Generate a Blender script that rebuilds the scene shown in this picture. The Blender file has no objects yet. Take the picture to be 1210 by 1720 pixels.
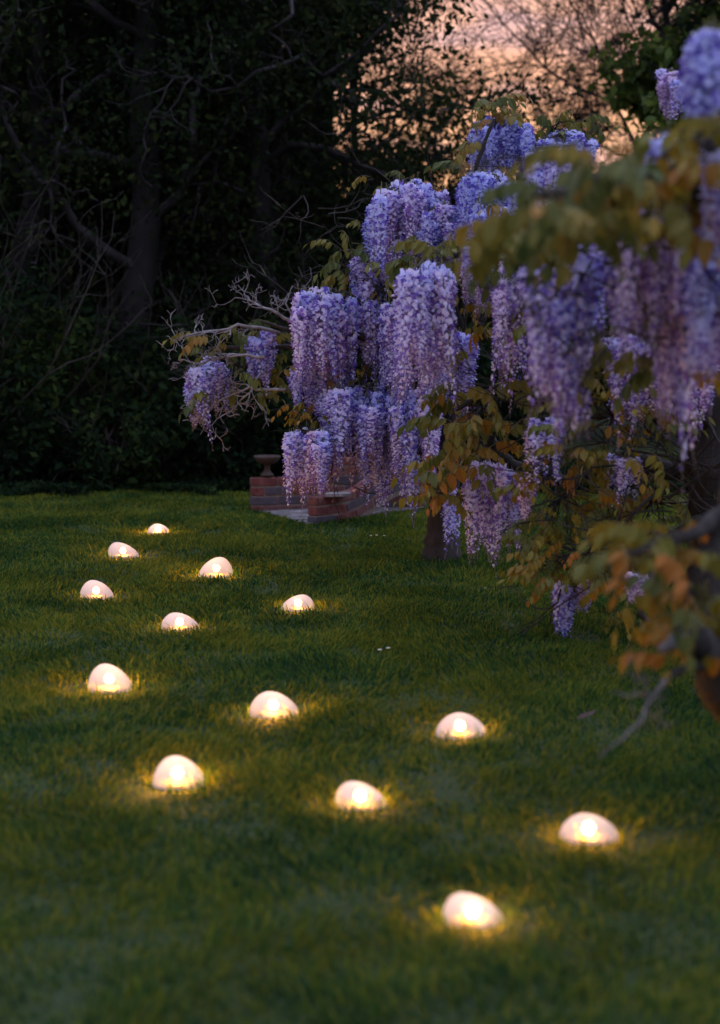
import bpy, math, random
import numpy as np
from mathutils import Vector, Matrix, Euler, noise
random.seed(7)
RS = np.random.RandomState(7)
R = math.radians
scene = bpy.context.scene
COL = scene.collection

# ------------------------------------------------------------------ camera
FPX = 3000.0                       # focal length in photo pixels (photo 1210 x 1720)
EYE = 1.6
PITCH = math.atan(340.0 / FPX)
cam_d = bpy.data.cameras.new("camera")
cam = bpy.data.objects.new("camera", cam_d)
COL.objects.link(cam)
cam.location = (0, 0, EYE)
cam.rotation_euler = (math.pi / 2 - PITCH, 0, 0)
cam_d.sensor_fit = 'VERTICAL'
cam_d.sensor_height = 36.0
cam_d.lens = FPX / 1720 * 36
cam_d.clip_start = 0.1
cam_d.clip_end = 600
cam_d.dof.use_dof = True
cam_d.dof.focus_distance = 10.4
cam_d.dof.aperture_fstop = 1.7
scene.camera = cam

# ------------------------------------------------------------------ sky
world = bpy.data.worlds.new("World")
scene.world = world
world.use_nodes = True
SUN_EL, SUN_AZ = R(1.5), R(6)
wn = world.node_tree.nodes
wl = world.node_tree.links
sky = wn.new('ShaderNodeTexSky')
sky.sky_type = 'NISHITA'
sky.sun_disc = False
sky.sun_elevation = SUN_EL
sky.sun_rotation = SUN_AZ


def wmath(op, a, b=None, c=None):
    n = wn.new('ShaderNodeMath')
    n.operation = op
    for i, v in enumerate((a, b, c)):
        if v is None:
            continue
        if isinstance(v, (int, float)):
            n.inputs[i].default_value = v
        else:
            wl.new(v, n.inputs[i])
    return n.outputs[0]


def wmix(f, a, b, blend='MIX'):
    n = wn.new('ShaderNodeMix')
    n.data_type = 'RGBA'
    n.blend_type = blend
    for i, v in ((0, f), (6, a), (7, b)):
        if isinstance(v, tuple):
            n.inputs[i].default_value = v
        elif isinstance(v, (int, float)):
            n.inputs[i].default_value = v
        else:
            wl.new(v, n.inputs[i])
    return n.outputs[2]


tc = wn.new('ShaderNodeTexCoord')
sep = wn.new('ShaderNodeSeparateXYZ')
wl.new(tc.outputs['Generated'], sep.inputs[0])
mp = wn.new('ShaderNodeMapping')
mp.inputs['Scale'].default_value = (1.0, 1.0, 4.5)
mp.inputs['Rotation'].default_value = (0, R(9), 0)
wl.new(tc.outputs['Generated'], mp.inputs[0])
cl = wn.new('ShaderNodeTexNoise')
cl.inputs['Scale'].default_value = 5.5
cl.inputs['Detail'].default_value = 5
cl.inputs['Roughness'].default_value = 0.55
wl.new(mp.outputs[0], cl.inputs[0])
z_ = wmath('ADD', sep.outputs[2], wmath('MULTIPLY', wmath('SUBTRACT', cl.outputs[0], 0.5), 0.16))
# afterglow: low above the horizon and towards the sun's azimuth, under a high blue-lilac cloud sheet
low = wn.new('ShaderNodeMapRange')
low.interpolation_type = 'SMOOTHSTEP'
for i, v in enumerate((0.12, 0.32, 1.0, 0.0)):
    low.inputs[1 + i].default_value = v
wl.new(z_, low.inputs[0])
west = wn.new('ShaderNodeMapRange')
west.interpolation_type = 'SMOOTHSTEP'
for i, v in enumerate((0.2, 0.98, 0.0, 1.0)):
    west.inputs[1 + i].default_value = v
dirn = wmath('ADD', wmath('MULTIPLY', sep.outputs[0], math.sin(SUN_AZ)), wmath('MULTIPLY', sep.outputs[1], math.cos(SUN_AZ)))
wl.new(dirn, west.inputs[0])
glow = wmath('MULTIPLY', low.outputs[0], west.outputs[0])
deep = wn.new('ShaderNodeMapRange')
deep.interpolation_type = 'SMOOTHSTEP'
for i, v in enumerate((0.02, 0.15, 1.0, 0.0)):
    deep.inputs[1 + i].default_value = v
wl.new(z_, deep.inputs[0])
peach = wmix(deep.outputs[0], (6.5, 3.4, 2.55, 1), (7.3, 4.1, 2.2, 1))
band = wn.new('ShaderNodeTexNoise')
band.inputs['Scale'].default_value = 13
band.inputs['Detail'].default_value = 3
wl.new(mp.outputs[0], band.inputs[0])
bf = wn.new('ShaderNodeMapRange')
for i, v in enumerate((0.5, 0.68, 0.0, 0.75)):
    bf.inputs[1 + i].default_value = v
wl.new(band.outputs[0], bf.inputs[0])
peach = wmix(bf.outputs[0], peach, (4.2, 2.7, 3.3, 1))
zen = wn.new('ShaderNodeMapRange')
for i, v in enumerate((0.0, 0.9, 0.0, 1.0)):
    zen.inputs[1 + i].default_value = v
wl.new(sep.outputs[2], zen.inputs[0])
facing = wn.new('ShaderNodeMapRange')
facing.interpolation_type = 'SMOOTHSTEP'
for i, v in enumerate((-0.2, 0.95, 0.0, 1.0)):
    facing.inputs[1 + i].default_value = v
wl.new(dirn, facing.inputs[0])
rim = wmix(facing.outputs[0], (1.7, 1.8, 2.7, 1), (4.6, 4.3, 5.6, 1))
sheet = wmix(zen.outputs[0], rim, (11.0, 11.4, 14.6, 1))
cloudy = wmix(cl.outputs[0], (0.82, 0.82, 0.86, 1), (1.18, 1.16, 1.12, 1))
sheet = wmix(1.0, sheet, cloudy, 'MULTIPLY')
col = wmix(glow, sheet, peach)
nish = wmix(1.0, sky.outputs[0], (0.12, 0.12, 0.12, 1), 'MULTIPLY')
col = wmix(1.0, col, nish, 'ADD')
bg = wn['Background']
wl.new(col, bg.inputs[0])
bg.inputs[1].default_value = 0.15

sun_d = bpy.data.lights.new("sun", 'SUN')
sun_d.energy = 0.25
sun_d.angle = R(10)
sun_d.color = (1.0, 0.72, 0.5)
sun = bpy.data.objects.new("sun", sun_d)
COL.objects.link(sun)
sdir = Vector((math.sin(SUN_AZ) * math.cos(SUN_EL), math.cos(SUN_AZ) * math.cos(SUN_EL), math.sin(SUN_EL)))
sun.rotation_euler = sdir.to_track_quat('Z', 'Y').to_euler()

scene.view_settings.view_transform = 'Standard'
scene.view_settings.look = 'None'
scene.view_settings.exposure = 0.0
scene.view_settings.gamma = 1.0
scene.view_settings.use_curve_mapping = False
scene.render.engine = 'CYCLES'
scene.cycles.use_denoising = True
scene.cycles.max_bounces = 8
scene.cycles.transparent_max_bounces = 12
scene.cycles.sample_clamp_indirect = 4.0
scene.cycles.caustics_refractive = True

# ------------------------------------------------------------------ helpers
CA, SA = math.cos(PITCH), math.sin(PITCH)


def at(px, py, d):
    """point of the place seen at photo pixel (px, py), d metres along the view axis"""
    u = (px - 605.0) / FPX
    v = (860.0 - py) / FPX
    return Vector((d * u, d * (CA + v * SA), EYE + d * (-SA + v * CA)))


def gz(x, y):
    z = 0.035 * noise.noise(Vector((x * 0.45, y * 0.35, 3.1))) + 0.022 * noise.noise(Vector((x * 1.9, y * 1.2, 9.0))) + 0.008 * noise.noise(Vector((x * 5, y * 4, 2.0)))
    return z


def ground_at(px, py):
    z = 0.0
    for _ in range(4):
        v = (860.0 - py) / FPX
        k = -SA + v * CA
        d = (z - EYE) / k
        p = at(px, py, d)
        z = gz(p.x, p.y)
    p.z = z
    return p, d


def tag(o, label=None, cat=None, group=None, kind=None):
    if label:
        o['label'] = label
    if cat:
        o['category'] = cat
    if group:
        o['group'] = group
    if kind:
        o['kind'] = kind
    return o


def empty(name, loc=(0, 0, 0), rot=(0, 0, 0)):
    o = bpy.data.objects.new(name, None)
    o.empty_display_size = 0.1
    o.location = loc
    o.rotation_euler = rot
    COL.objects.link(o)
    return o


def link_mesh(name, me, parent=None, loc=(0, 0, 0), rot=(0, 0, 0), scl=(1, 1, 1)):
    o = bpy.data.objects.new(name, me)
    o.location = loc
    o.rotation_euler = rot
    o.scale = scl
    if parent is not None:
        o.parent = parent
    COL.objects.link(o)
    return o


class MB:
    """collects faces into one mesh"""

    def __init__(self):
        self.v, self.f, self.m = [], [], []

    def face(self, pts, mat=0):
        n = len(self.v)
        self.v.extend([tuple(p) for p in pts])
        self.f.append(tuple(range(n, n + len(pts))))
        self.m.append(mat)

    def tube(self, pts, rad, k=5, mat=0, cap=True):
        pts = [Vector(p) for p in pts]
        n0 = len(self.v)
        nrm = None
        for i, p in enumerate(pts):
            if i == 0:
                t = pts[1] - pts[0]
            elif i == len(pts) - 1:
                t = pts[-1] - pts[-2]
            else:
                t = pts[i + 1] - pts[i - 1]
            t.normalize()
            if nrm is None:
                nrm = t.orthogonal().normalized()
            else:
                nrm = nrm - t * nrm.dot(t)
                if nrm.length < 1e-5:
                    nrm = t.orthogonal()
                nrm.normalize()
            b = t.cross(nrm)
            r = rad[i]
            for j in range(k):
                a = 2 * math.pi * j / k
                self.v.append(tuple(p + nrm * (r * math.cos(a)) + b * (r * math.sin(a))))
        for i in range(len(pts) - 1):
            for j in range(k):
                a = n0 + i * k + j
                b_ = n0 + i * k + (j + 1) % k
                self.f.append((a, b_, b_ + k, a + k))
                self.m.append(mat)
        if cap:
            self.f.append(tuple(n0 + (len(pts) - 1) * k + j for j in range(k)))
            self.m.append(mat)
            self.f.append(tuple(n0 + k - 1 - j for j in range(k)))
            self.m.append(mat)

    def mesh(self, name, mats, smooth=True):
        me = bpy.data.meshes.new(name)
        me.from_pydata(self.v, [], self.f)
        for m in mats:
            me.materials.append(m)
        me.polygons.foreach_set('material_index', self.m)
        me.polygons.foreach_set('use_smooth', [smooth] * len(self.f))
        me.update()
        return me

    def build(self, name, mats, parent=None, smooth=True, **kw):
        if not isinstance(mats, (list, tuple)):
            mats = [mats]
        return link_mesh(name, self.mesh(name, mats, smooth), parent, **kw)


def np_mesh(name, verts, faces, nv, mats, smooth=False, mat_idx=None):
    """verts (N,3); faces (M,nv) of constant size"""
    me = bpy.data.meshes.new(name)
    me.vertices.add(len(verts))
    me.vertices.foreach_set('co', np.ascontiguousarray(verts, dtype=np.float32).ravel())
    me.loops.add(faces.size)
    me.loops.foreach_set('vertex_index', np.ascontiguousarray(faces, dtype=np.int32).ravel())
    me.polygons.add(len(faces))
    me.polygons.foreach_set('loop_start', np.arange(0, faces.size, nv, dtype=np.int32))
    for m in mats:
        me.materials.append(m)
    if mat_idx is not None:
        me.polygons.foreach_set('material_index', mat_idx.astype(np.int32))
    me.polygons.foreach_set('use_smooth', np.full(len(faces), smooth))
    me.update(calc_edges=True)
    me.validate()
    return me


def rough_line(a, b, n, wob, sag=0.0):
    a, b = Vector(a), Vector(b)
    L = (b - a).length
    s = Vector((random.uniform(0, 99), random.uniform(0, 99), random.uniform(0, 99)))
    out = []
    for i in range(n + 1):
        t = i / n
        p = a.lerp(b, t)
        w = math.sin(math.pi * t) ** 0.5 if 0 < t < 1 else 0
        q = Vector((noise.noise(s + Vector((t * 3.5, 0, 0))), noise.noise(s + Vector((0, t * 3.5, 7))), noise.noise(s + Vector((5, 0, t * 3.5)))))
        p = p + q * (wob * L * w) + Vector((0, 0, sag * L * math.sin(math.pi * t)))
        out.append(p)
    return out


# ------------------------------------------------------------------ materials
def new_mat(name):
    m = bpy.data.materials.new(name)
    m.use_nodes = True
    nt = m.node_tree
    nt.nodes.clear()
    out = nt.nodes.new('ShaderNodeOutputMaterial')
    return m, nt, out


def ramp(nt, stops, fac):
    r = nt.nodes.new('ShaderNodeValToRGB')
    e = r.color_ramp.elements
    while len(e) < len(stops):
        e.new(0.5)
    for i, (p, c) in enumerate(stops):
        e[i].position = p
        e[i].color = (c[0], c[1], c[2], 1)
    nt.links.new(fac, r.inputs[0])
    return r.outputs[0]


def noise_tex(nt, scale, detail=4, rough=0.55, coord='Object', stretch=None):
    if coord == 'World':
        g = nt.nodes.new('ShaderNodeNewGeometry')
        src = g.outputs['Position']
    else:
        t = nt.nodes.new('ShaderNodeTexCoord')
        src = t.outputs[coord]
    if stretch:
        mpn = nt.nodes.new('ShaderNodeMapping')
        mpn.inputs['Scale'].default_value = stretch
        nt.links.new(src, mpn.inputs[0])
        src = mpn.outputs[0]
    n = nt.nodes.new('ShaderNodeTexNoise')
    n.inputs['Scale'].default_value = scale
    n.inputs['Detail'].default_value = detail
    n.inputs['Roughness'].default_value = rough
    nt.links.new(src, n.inputs[0])
    return n.outputs[0]


def mixc(nt, f, a, b, blend='MIX'):
    n = nt.nodes.new('ShaderNodeMix')
    n.data_type = 'RGBA'
    n.blend_type = blend
    for i, v in ((0, f), (6, a), (7, b)):
        if isinstance(v, tuple):
            n.inputs[i].default_value = (v[0], v[1], v[2], 1)
        elif isinstance(v, (int, float)):
            n.inputs[i].default_value = v
        else:
            nt.links.new(v, n.inputs[i])
    return n.outputs[2]


def solid(name, stops, scale=6.0, rough=0.85, bump=0.3, bscale=40, stretch=None, coord='Object'):
    m, nt, out = new_mat(name)
    p = nt.nodes.new('ShaderNodeBsdfPrincipled')
    nt.links.new(ramp(nt, stops, noise_tex(nt, scale, 6, 0.6, coord, stretch)), p.inputs['Base Color'])
    p.inputs['Roughness'].default_value = rough
    p.inputs['Specular IOR Level'].default_value = 0.3
    if bump:
        b = nt.nodes.new('ShaderNodeBump')
        b.inputs['Strength'].default_value = bump
        b.inputs['Distance'].default_value = 0.02
        nt.links.new(noise_tex(nt, bscale, 6, 0.6, coord, stretch), b.inputs['Height'])
        nt.links.new(b.outputs[0], p.inputs['Normal'])
    nt.links.new(p.outputs[0], out.inputs[0])
    return m


def leafy(name, stops, per='object', scale=3.0, trans=0.35, rough=0.6, spec=0.25):
    """thin leaf: diffuse plus a share of light passing through; colour from the object's or each leaf's random number and broad noise"""
    m, nt, out = new_mat(name)
    if per == 'object':
        oi = nt.nodes.new('ShaderNodeObjectInfo')
        f = oi.outputs['Random']
    else:
        g = nt.nodes.new('ShaderNodeNewGeometry')
        f = g.outputs['Random Per Island']
    nz = noise_tex(nt, scale, 3, 0.5, 'World')
    a = nt.nodes.new('ShaderNodeMath')
    a.operation = 'MULTIPLY_ADD'
    nt.links.new(nz, a.inputs[0])
    a.inputs[1].default_value = 0.9
    b = nt.nodes.new('ShaderNodeMath')
    b.operation = 'MULTIPLY_ADD'
    nt.links.new(f, b.inputs[0])
    b.inputs[1].default_value = 0.6
    b.inputs[2].default_value = -0.25
    nt.links.new(b.outputs[0], a.inputs[2])
    c = ramp(nt, stops, a.outputs[0])
    p = nt.nodes.new('ShaderNodeBsdfPrincipled')
    p.inputs['Roughness'].default_value = rough
    p.inputs['Specular IOR Level'].default_value = spec
    nt.links.new(c, p.inputs['Base Color'])
    t = nt.nodes.new('ShaderNodeBsdfTranslucent')
    nt.links.new(c, t.inputs[0])
    mx = nt.nodes.new('ShaderNodeMixShader')
    mx.inputs[0].default_value = trans
    nt.links.new(p.outputs[0], mx.inputs[1])
    nt.links.new(t.outputs[0], mx.inputs[2])
    nt.links.new(mx.outputs[0], out.inputs[0])
    return m


M = {}
M['soil'] = solid('lawn_soil', [(0.3, (0.010, 0.022, 0.007)), (0.55, (0.018, 0.034, 0.009)), (0.75, (0.03, 0.038, 0.012))], 1.3, 0.95, 0.6, 30, coord='World')
M['grass'] = leafy('grass_blade', [(0.24, (0.010, 0.040, 0.016)), (0.40, (0.026, 0.078, 0.018)), (0.54, (0.066, 0.105, 0.012)), (0.70, (0.145, 0.150, 0.018))],
                   'island', 1.1, 0.4, 0.85, 0.05)
M['bark'] = solid('bark', [(0.3, (0.010, 0.009, 0.009)), (0.55, (0.026, 0.023, 0.023)), (0.78, (0.06, 0.057, 0.06))], 9, 0.9, 0.9, 22, (1, 1, 0.3))
M['lichen_bark'] = solid('lichen_bark', [(0.3, (0.07, 0.065, 0.07)), (0.5, (0.17, 0.16, 0.18)), (0.75, (0.30, 0.29, 0.31))], 14, 0.9, 0.6, 60)
M['grey_bark'] = solid('grey_bark', [(0.3, (0.05, 0.045, 0.045)), (0.55, (0.10, 0.095, 0.10)), (0.8, (0.17, 0.16, 0.17))], 14, 0.9, 0.6, 60)
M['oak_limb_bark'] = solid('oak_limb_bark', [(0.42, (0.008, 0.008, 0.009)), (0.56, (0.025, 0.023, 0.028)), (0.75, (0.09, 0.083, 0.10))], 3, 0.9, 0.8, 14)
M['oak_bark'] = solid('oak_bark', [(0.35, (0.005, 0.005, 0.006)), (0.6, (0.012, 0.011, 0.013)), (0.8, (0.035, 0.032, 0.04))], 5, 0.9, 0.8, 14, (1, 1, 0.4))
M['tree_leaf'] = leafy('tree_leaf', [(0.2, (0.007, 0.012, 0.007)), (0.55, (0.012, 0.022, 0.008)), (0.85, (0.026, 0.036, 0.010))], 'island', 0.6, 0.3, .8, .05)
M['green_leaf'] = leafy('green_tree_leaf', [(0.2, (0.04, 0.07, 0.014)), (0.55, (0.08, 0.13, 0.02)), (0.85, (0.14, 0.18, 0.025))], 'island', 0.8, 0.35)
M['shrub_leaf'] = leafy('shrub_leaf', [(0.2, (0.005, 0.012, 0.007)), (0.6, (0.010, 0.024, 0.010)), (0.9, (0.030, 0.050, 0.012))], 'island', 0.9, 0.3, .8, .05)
M['wleaf'] = leafy('wisteria_leaf', [(0.12, (0.055, 0.085, 0.026)), (0.40, (0.10, 0.115, 0.026)), (0.66, (0.165, 0.14, 0.022)), (0.92, (0.24, 0.11, 0.022))], 'object', 2.2, 0.4, 0.45)
M['wleaf_gold'] = leafy('wisteria_leaf_golden', [(0.15, (0.11, 0.12, 0.016)), (0.5, (0.20, 0.15, 0.016)), (0.85, (0.28, 0.11, 0.016))], 'object', 3.0, 0.4, 0.45)
M['petal'] = leafy('petal_pale', [(0.15, (0.53, 0.58, 0.95)), (0.45, (0.66, 0.67, 0.95)), (0.7, (0.74, 0.69, 0.94)), (0.92, (0.84, 0.70, 0.88))], 'object', 1.6, 0.35, 0.6)
M['petal_deep'] = leafy('petal_deep', [(0.2, (0.17, 0.13, 0.55)), (0.6, (0.26, 0.16, 0.55)), (0.9, (0.38, 0.20, 0.52))], 'object', 1.6, 0.35, 0.6)
M['bud'] = leafy('bud', [(0.2, (0.20, 0.16, 0.36)), (0.6, (0.30, 0.22, 0.40)), (0.9, (0.36, 0.28, 0.36))], 'object', 2.0, 0.25, 0.6)
M['stalk'] = solid('flower_stalk', [(0.3, (0.09, 0.10, 0.04)), (0.7, (0.16, 0.13, 0.06))], 8, 0.7, 0)
M['brick_red'] = solid('brick_red', [(0.3, (0.045, 0.016, 0.018)), (0.5, (0.09, 0.028, 0.028)), (0.75, (0.13, 0.060, 0.056))], 16, 0.9, 0.5, 60, coord='World')
M['brick_blue'] = solid('brick_blue', [(0.25, (0.028, 0.025, 0.038)), (0.6, (0.05, 0.045, 0.065)), (0.85, (0.10, 0.08, 0.10))], 16, 0.8, 0.5, 60, coord='World')
M['brick_brown'] = solid('brick_brown', [(0.25, (0.06, 0.028, 0.032)), (0.6, (0.11, 0.05, 0.052)), (0.85, (0.16, 0.09, 0.085))], 16, 0.9, 0.5, 60, coord='World')
M['mortar'] = solid('mortar', [(0.3, (0.09, 0.075, 0.07)), (0.7, (0.19, 0.155, 0.145))], 20, 0.95, 0.6, 90, coord='World')
M['paving'] = solid('paving_stone', [(0.35, (0.035, 0.032, 0.032)), (0.52, (0.09, 0.087, 0.10)), (0.70, (0.22, 0.21, 0.25))], 7, 0.85, 0.5, 30, coord='World')
M['terracotta'] = solid('weathered_terracotta', [(0.3, (0.03, 0.02, 0.018)), (0.6, (0.045, 0.034, 0.032)), (0.85, (0.08, 0.072, 0.07))], 12, 0.9, 0.4, 40)
M['iron'] = solid('rusty_iron', [(0.3, (0.03, 0.02, 0.018)), (0.7, (0.07, 0.04, 0.03))], 30, 0.7, 0.2, 80)
M['daisy'] = solid('daisy_petal', [(0.3, (0.75, 0.75, 0.75)), (0.7, (0.82, 0.80, 0.80))], 10, 0.7, 0)
M['daisy_eye'] = solid('daisy_eye', [(0.3, (0.6, 0.42, 0.05)), (0.7, (0.7, 0.5, 0.08))], 10, 0.7, 0)

# ------------------------------------------------------------------ ground
# paved strip in front of the low wall: outline in photo pixels on the ground
PATH_PX = [(420, 856), (440, 862), (466, 870), (500, 879), (520, 883), (534, 882), (566, 879), (606, 872), (646, 863), (690, 852), (720, 846), (720, 838), (600, 836), (430, 838)]
w0, w1 = ground_at(531, 882)[0], ground_at(715, 856)[0]
WING = []
for i in range(13):
    t = i / 12
    q = w0.lerp(w1, t)
    q.y -= 0.10 * 4 * t * (1 - t)
    WING.append(q)
PATH_PTS = [ground_at(a, b)[0] for a, b in PATH_PX[:5]] + [Vector((q.x, q.y + 0.06, 0)) for q in WING] + [ground_at(a, b)[0] for a, b in PATH_PX[-3:]]


def in_poly(x, y, poly):
    c = False
    n = len(poly)
    for i in range(n):
        a, b = poly[i], poly[i - 1]
        if (a.y > y) != (b.y > y) and x < (b.x - a.x) * (y - a.y) / (b.y - a.y) + a.x:
            c = not c
    return c


def sheet(name, xs, ys, dz, mat):
    vs = np.array([(x, y, gz(x, y) + dz) for y in ys for x in xs])
    nx = len(xs)
    i = np.arange((nx - 1) * (len(ys) - 1))
    q = (i // (nx - 1)) * nx + i % (nx - 1)
    f = np.stack([q, q + 1, q + nx + 1, q + nx], 1)
    o = link_mesh(name, np_mesh(name, vs, f, 4, [mat], True))
    tag(o, kind='structure')
    return o


def spaced(c, fine, far):
    a = list(np.arange(-fine, fine + 0.01, 0.2))
    step, x = 0.3, fine
    out = []
    while x < far:
        step *= 1.35
        x += step
        out.append(x)
    return [c + v for v in ([-v for v in out[::-1]] + a + out)]


sheet('ground', spaced(0, 5, 300), spaced(10, 9, 400), 0.0, M['soil'])
pm = MB()
pm.face([(p.x, p.y, gz(p.x, p.y) + 0.012) for p in PATH_PTS])
pth = pm.build('path', M['paving'], smooth=False)
tag(pth, kind='structure')

# glowing stones: (centre x, base y, width, height, tip x) in photo pixels, label
STONES = [
    (266, 898, 38, 19, -1, 'smallest glowing stone lamp, farthest up the lawn, near the paved strip'),
    (207, 938, 52, 29, -7, 'pinkish glowing stone lamp with its low point to the right, second farthest'),
    (364, 971, 58, 38, 4, 'tall bright glowing stone lamp with golden grass on both sides, below the paving'),
    (162, 1008, 57, 36, -4, 'rounded pale pink stone lamp at the far left edge of the scatter'),
    (501, 1028, 57, 31, 5, 'low stone lamp sloping down to the left, in the grass below the brick wall'),
    (302, 1061, 64, 34, -5, 'dim pinkish flat stone lamp in grass between two brighter rows'),
    (184, 1165, 75, 54, -5, 'large pointed stone lamp glowing white, golden grass at its right foot'),
    (459, 1209, 84, 51, -4, 'wide oval stone lamp with lit grass blades standing at both ends'),
    (773, 1244, 87, 50, -1, 'evenly domed stone lamp nearest the wisteria, with little lit grass'),
    (299, 1328, 88, 63, -3, 'tallest egg-shaped stone lamp with the widest pool of golden grass'),
    (605, 1364, 87, 55, -9, 'lopsided stone lamp, lit grass on its left side only, mid lawn'),
    (988, 1422, 102, 59, -4, 'broad pink stone lamp farthest to the right on the lawn'),
    (793, 1563, 102, 67, -12, 'nearest stone lamp, steep on the left and sloping right'),
]
STONE_POS = []
for (cx, by, w, h, dx, lab) in STONES:
    tl = (by - 520) / FPX
    p, d = ground_at(cx, by - 0.42 * w * tl)
    STONE_POS.append((p, d, w * d / FPX, (h * 0.93 - 0.42 * w * tl) * d / FPX * 0.95, dx * d / FPX, lab))

# ------------------------------------------------------------------ lawn grass
def make_grass():
    P = []
    # candidate points in the wedge seen by the camera (with a margin to each side), thinner with distance
    zones = [(3.3, 5.0, 9500), (5.0, 7.5, 9500), (7.5, 10.5, 8200), (10.5, 14.0, 6800), (14.0, 19.5, 4200)]
    for y0, y1, dens in zones:
        wmax = 0.235 * y1 + 0.35
        n = int(2 * wmax * (y1 - y0) * dens)
        x = RS.uniform(-wmax, wmax, n)
        y = RS.uniform(y0, y1, n)
        k = np.abs(x) < 0.235 * y + 0.35
        P.append(np.stack([x[k], y[k]], 1))
    P = np.concatenate(P)
    # clumping and height from a coarse noise table
    gx, gy = np.arange(-6, 6, 0.08), np.arange(3, 21, 0.08)
    tab = np.array([[noise.noise(Vector((a * 2.2, b * 1.6, 1))) * 0.7 + noise.noise(Vector((a * 6, b * 4, 4))) * 0.7 for a in gx] for b in gy])
    ix = np.clip(((P[:, 0] + 6) / 0.08).astype(int), 0, len(gx) - 1)
    iy = np.clip(((P[:, 1] - 3) / 0.08).astype(int), 0, len(gy) - 1)
    t = tab[iy, ix]
    keep = RS.rand(len(P)) < 0.90 + 0.3 * t
    # no grass on the paving or under the lamps
    bx = (P[:, 1] > 12.5) & (P[:, 1] < 16.5) & (P[:, 0] > -1.4) & (P[:, 0] < 1.2)
    idx = np.where(bx)[0]
    for i in idx:
        if in_poly(P[i, 0], P[i, 1], PATH_PTS):
            keep[i] = False
    near = np.zeros(len(P))
    for (p, d, w, h, dx, lab) in STONE_POS:
        r = np.hypot((P[:, 0] - p.x) / (w * 0.5), (P[:, 1] - p.y) / (w * 0.43))
        keep[r < 0.86] = False
        keep[(r < 2.3) & (RS.rand(len(P)) < 0.55)] = False
        near = np.maximum(near, np.clip(1.7 - r, 0, 0.7) * (r > 0.86))
    P, t, near = P[keep], t[keep], near[keep]
    n = len(P)
    Hh = (0.020 + 0.026 * t + RS.gamma(2.0, 0.005, n)) * (1 + 0.35 * near)
    Hh = np.clip(Hh, 0.010, 0.085)
    ang = RS.uniform(0, 2 * np.pi, n)
    ltab = np.array([[noise.noise(Vector((a * 1.3, b * 1.1, 21))) for a in gx] for b in gy])
    lean_dir = ltab[np.clip(((P[:, 1] - 3) / 0.08).astype(int), 0, len(gy) - 1), np.clip(((P[:, 0] + 6) / 0.08).astype(int), 0, len(gx) - 1)] * 9.0 + RS.normal(0, 0.9, n)
    lean = np.abs(RS.normal(0.65, 0.35, n)) * Hh
    wd = np.clip(0.0016 + 0.00018 * P[:, 1], 0.002, 0.0045) * RS.uniform(0.8, 1.3, n)
    zg = np.zeros(n)
    ztab = np.array([[gz(a, b) for a in gx] for b in gy])
    fx = np.clip((P[:, 0] + 6) / 0.08, 0, len(gx) - 1.001)
    fy = np.clip((P[:, 1] - 3) / 0.08, 0, len(gy) - 1.001)
    i0, j0 = fx.astype(int), fy.astype(int)
    a, b = fx - i0, fy - j0
    zg = (ztab[j0, i0] * (1 - a) * (1 - b) + ztab[j0, i0 + 1] * a * (1 - b) + ztab[j0 + 1, i0] * (1 - a) * b + ztab[j0 + 1, i0 + 1] * a * b) - 0.004
    sx, sy = np.cos(ang) * wd, np.sin(ang) * wd
    lx, ly = np.cos(lean_dir) * lean, np.sin(lean_dir) * lean
    X, Y = P[:, 0], P[:, 1]
    V = np.zeros((n, 5, 3))
    V[:, 0] = np.stack([X - sx, Y - sy, zg], 1)
    V[:, 1] = np.stack([X + sx, Y + sy, zg], 1)
    V[:, 2] = np.stack([X + sx * .8 + lx * .3, Y + sy * .8 + ly * .3, zg + Hh * .6], 1)
    V[:, 3] = np.stack([X - sx * .8 + lx * .3, Y - sy * .8 + ly * .3, zg + Hh * .6], 1)
    V[:, 4] = np.stack([X + lx, Y + ly, zg + Hh], 1)
    base = np.arange(n)[:, None] * 5
    F = np.concatenate([base + np.array([0, 1, 2]), base + np.array([0, 2, 3]), base + np.array([3, 2, 4])], 0)
    o = link_mesh('grass', np_mesh('grass', V.reshape(-1, 3), F, 3, [M['grass']], False))
    tag(o, 'short mown green lawn grass running up to the trees', 'grass', kind='stuff')
    print('grass blades', n)


make_grass()

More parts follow.
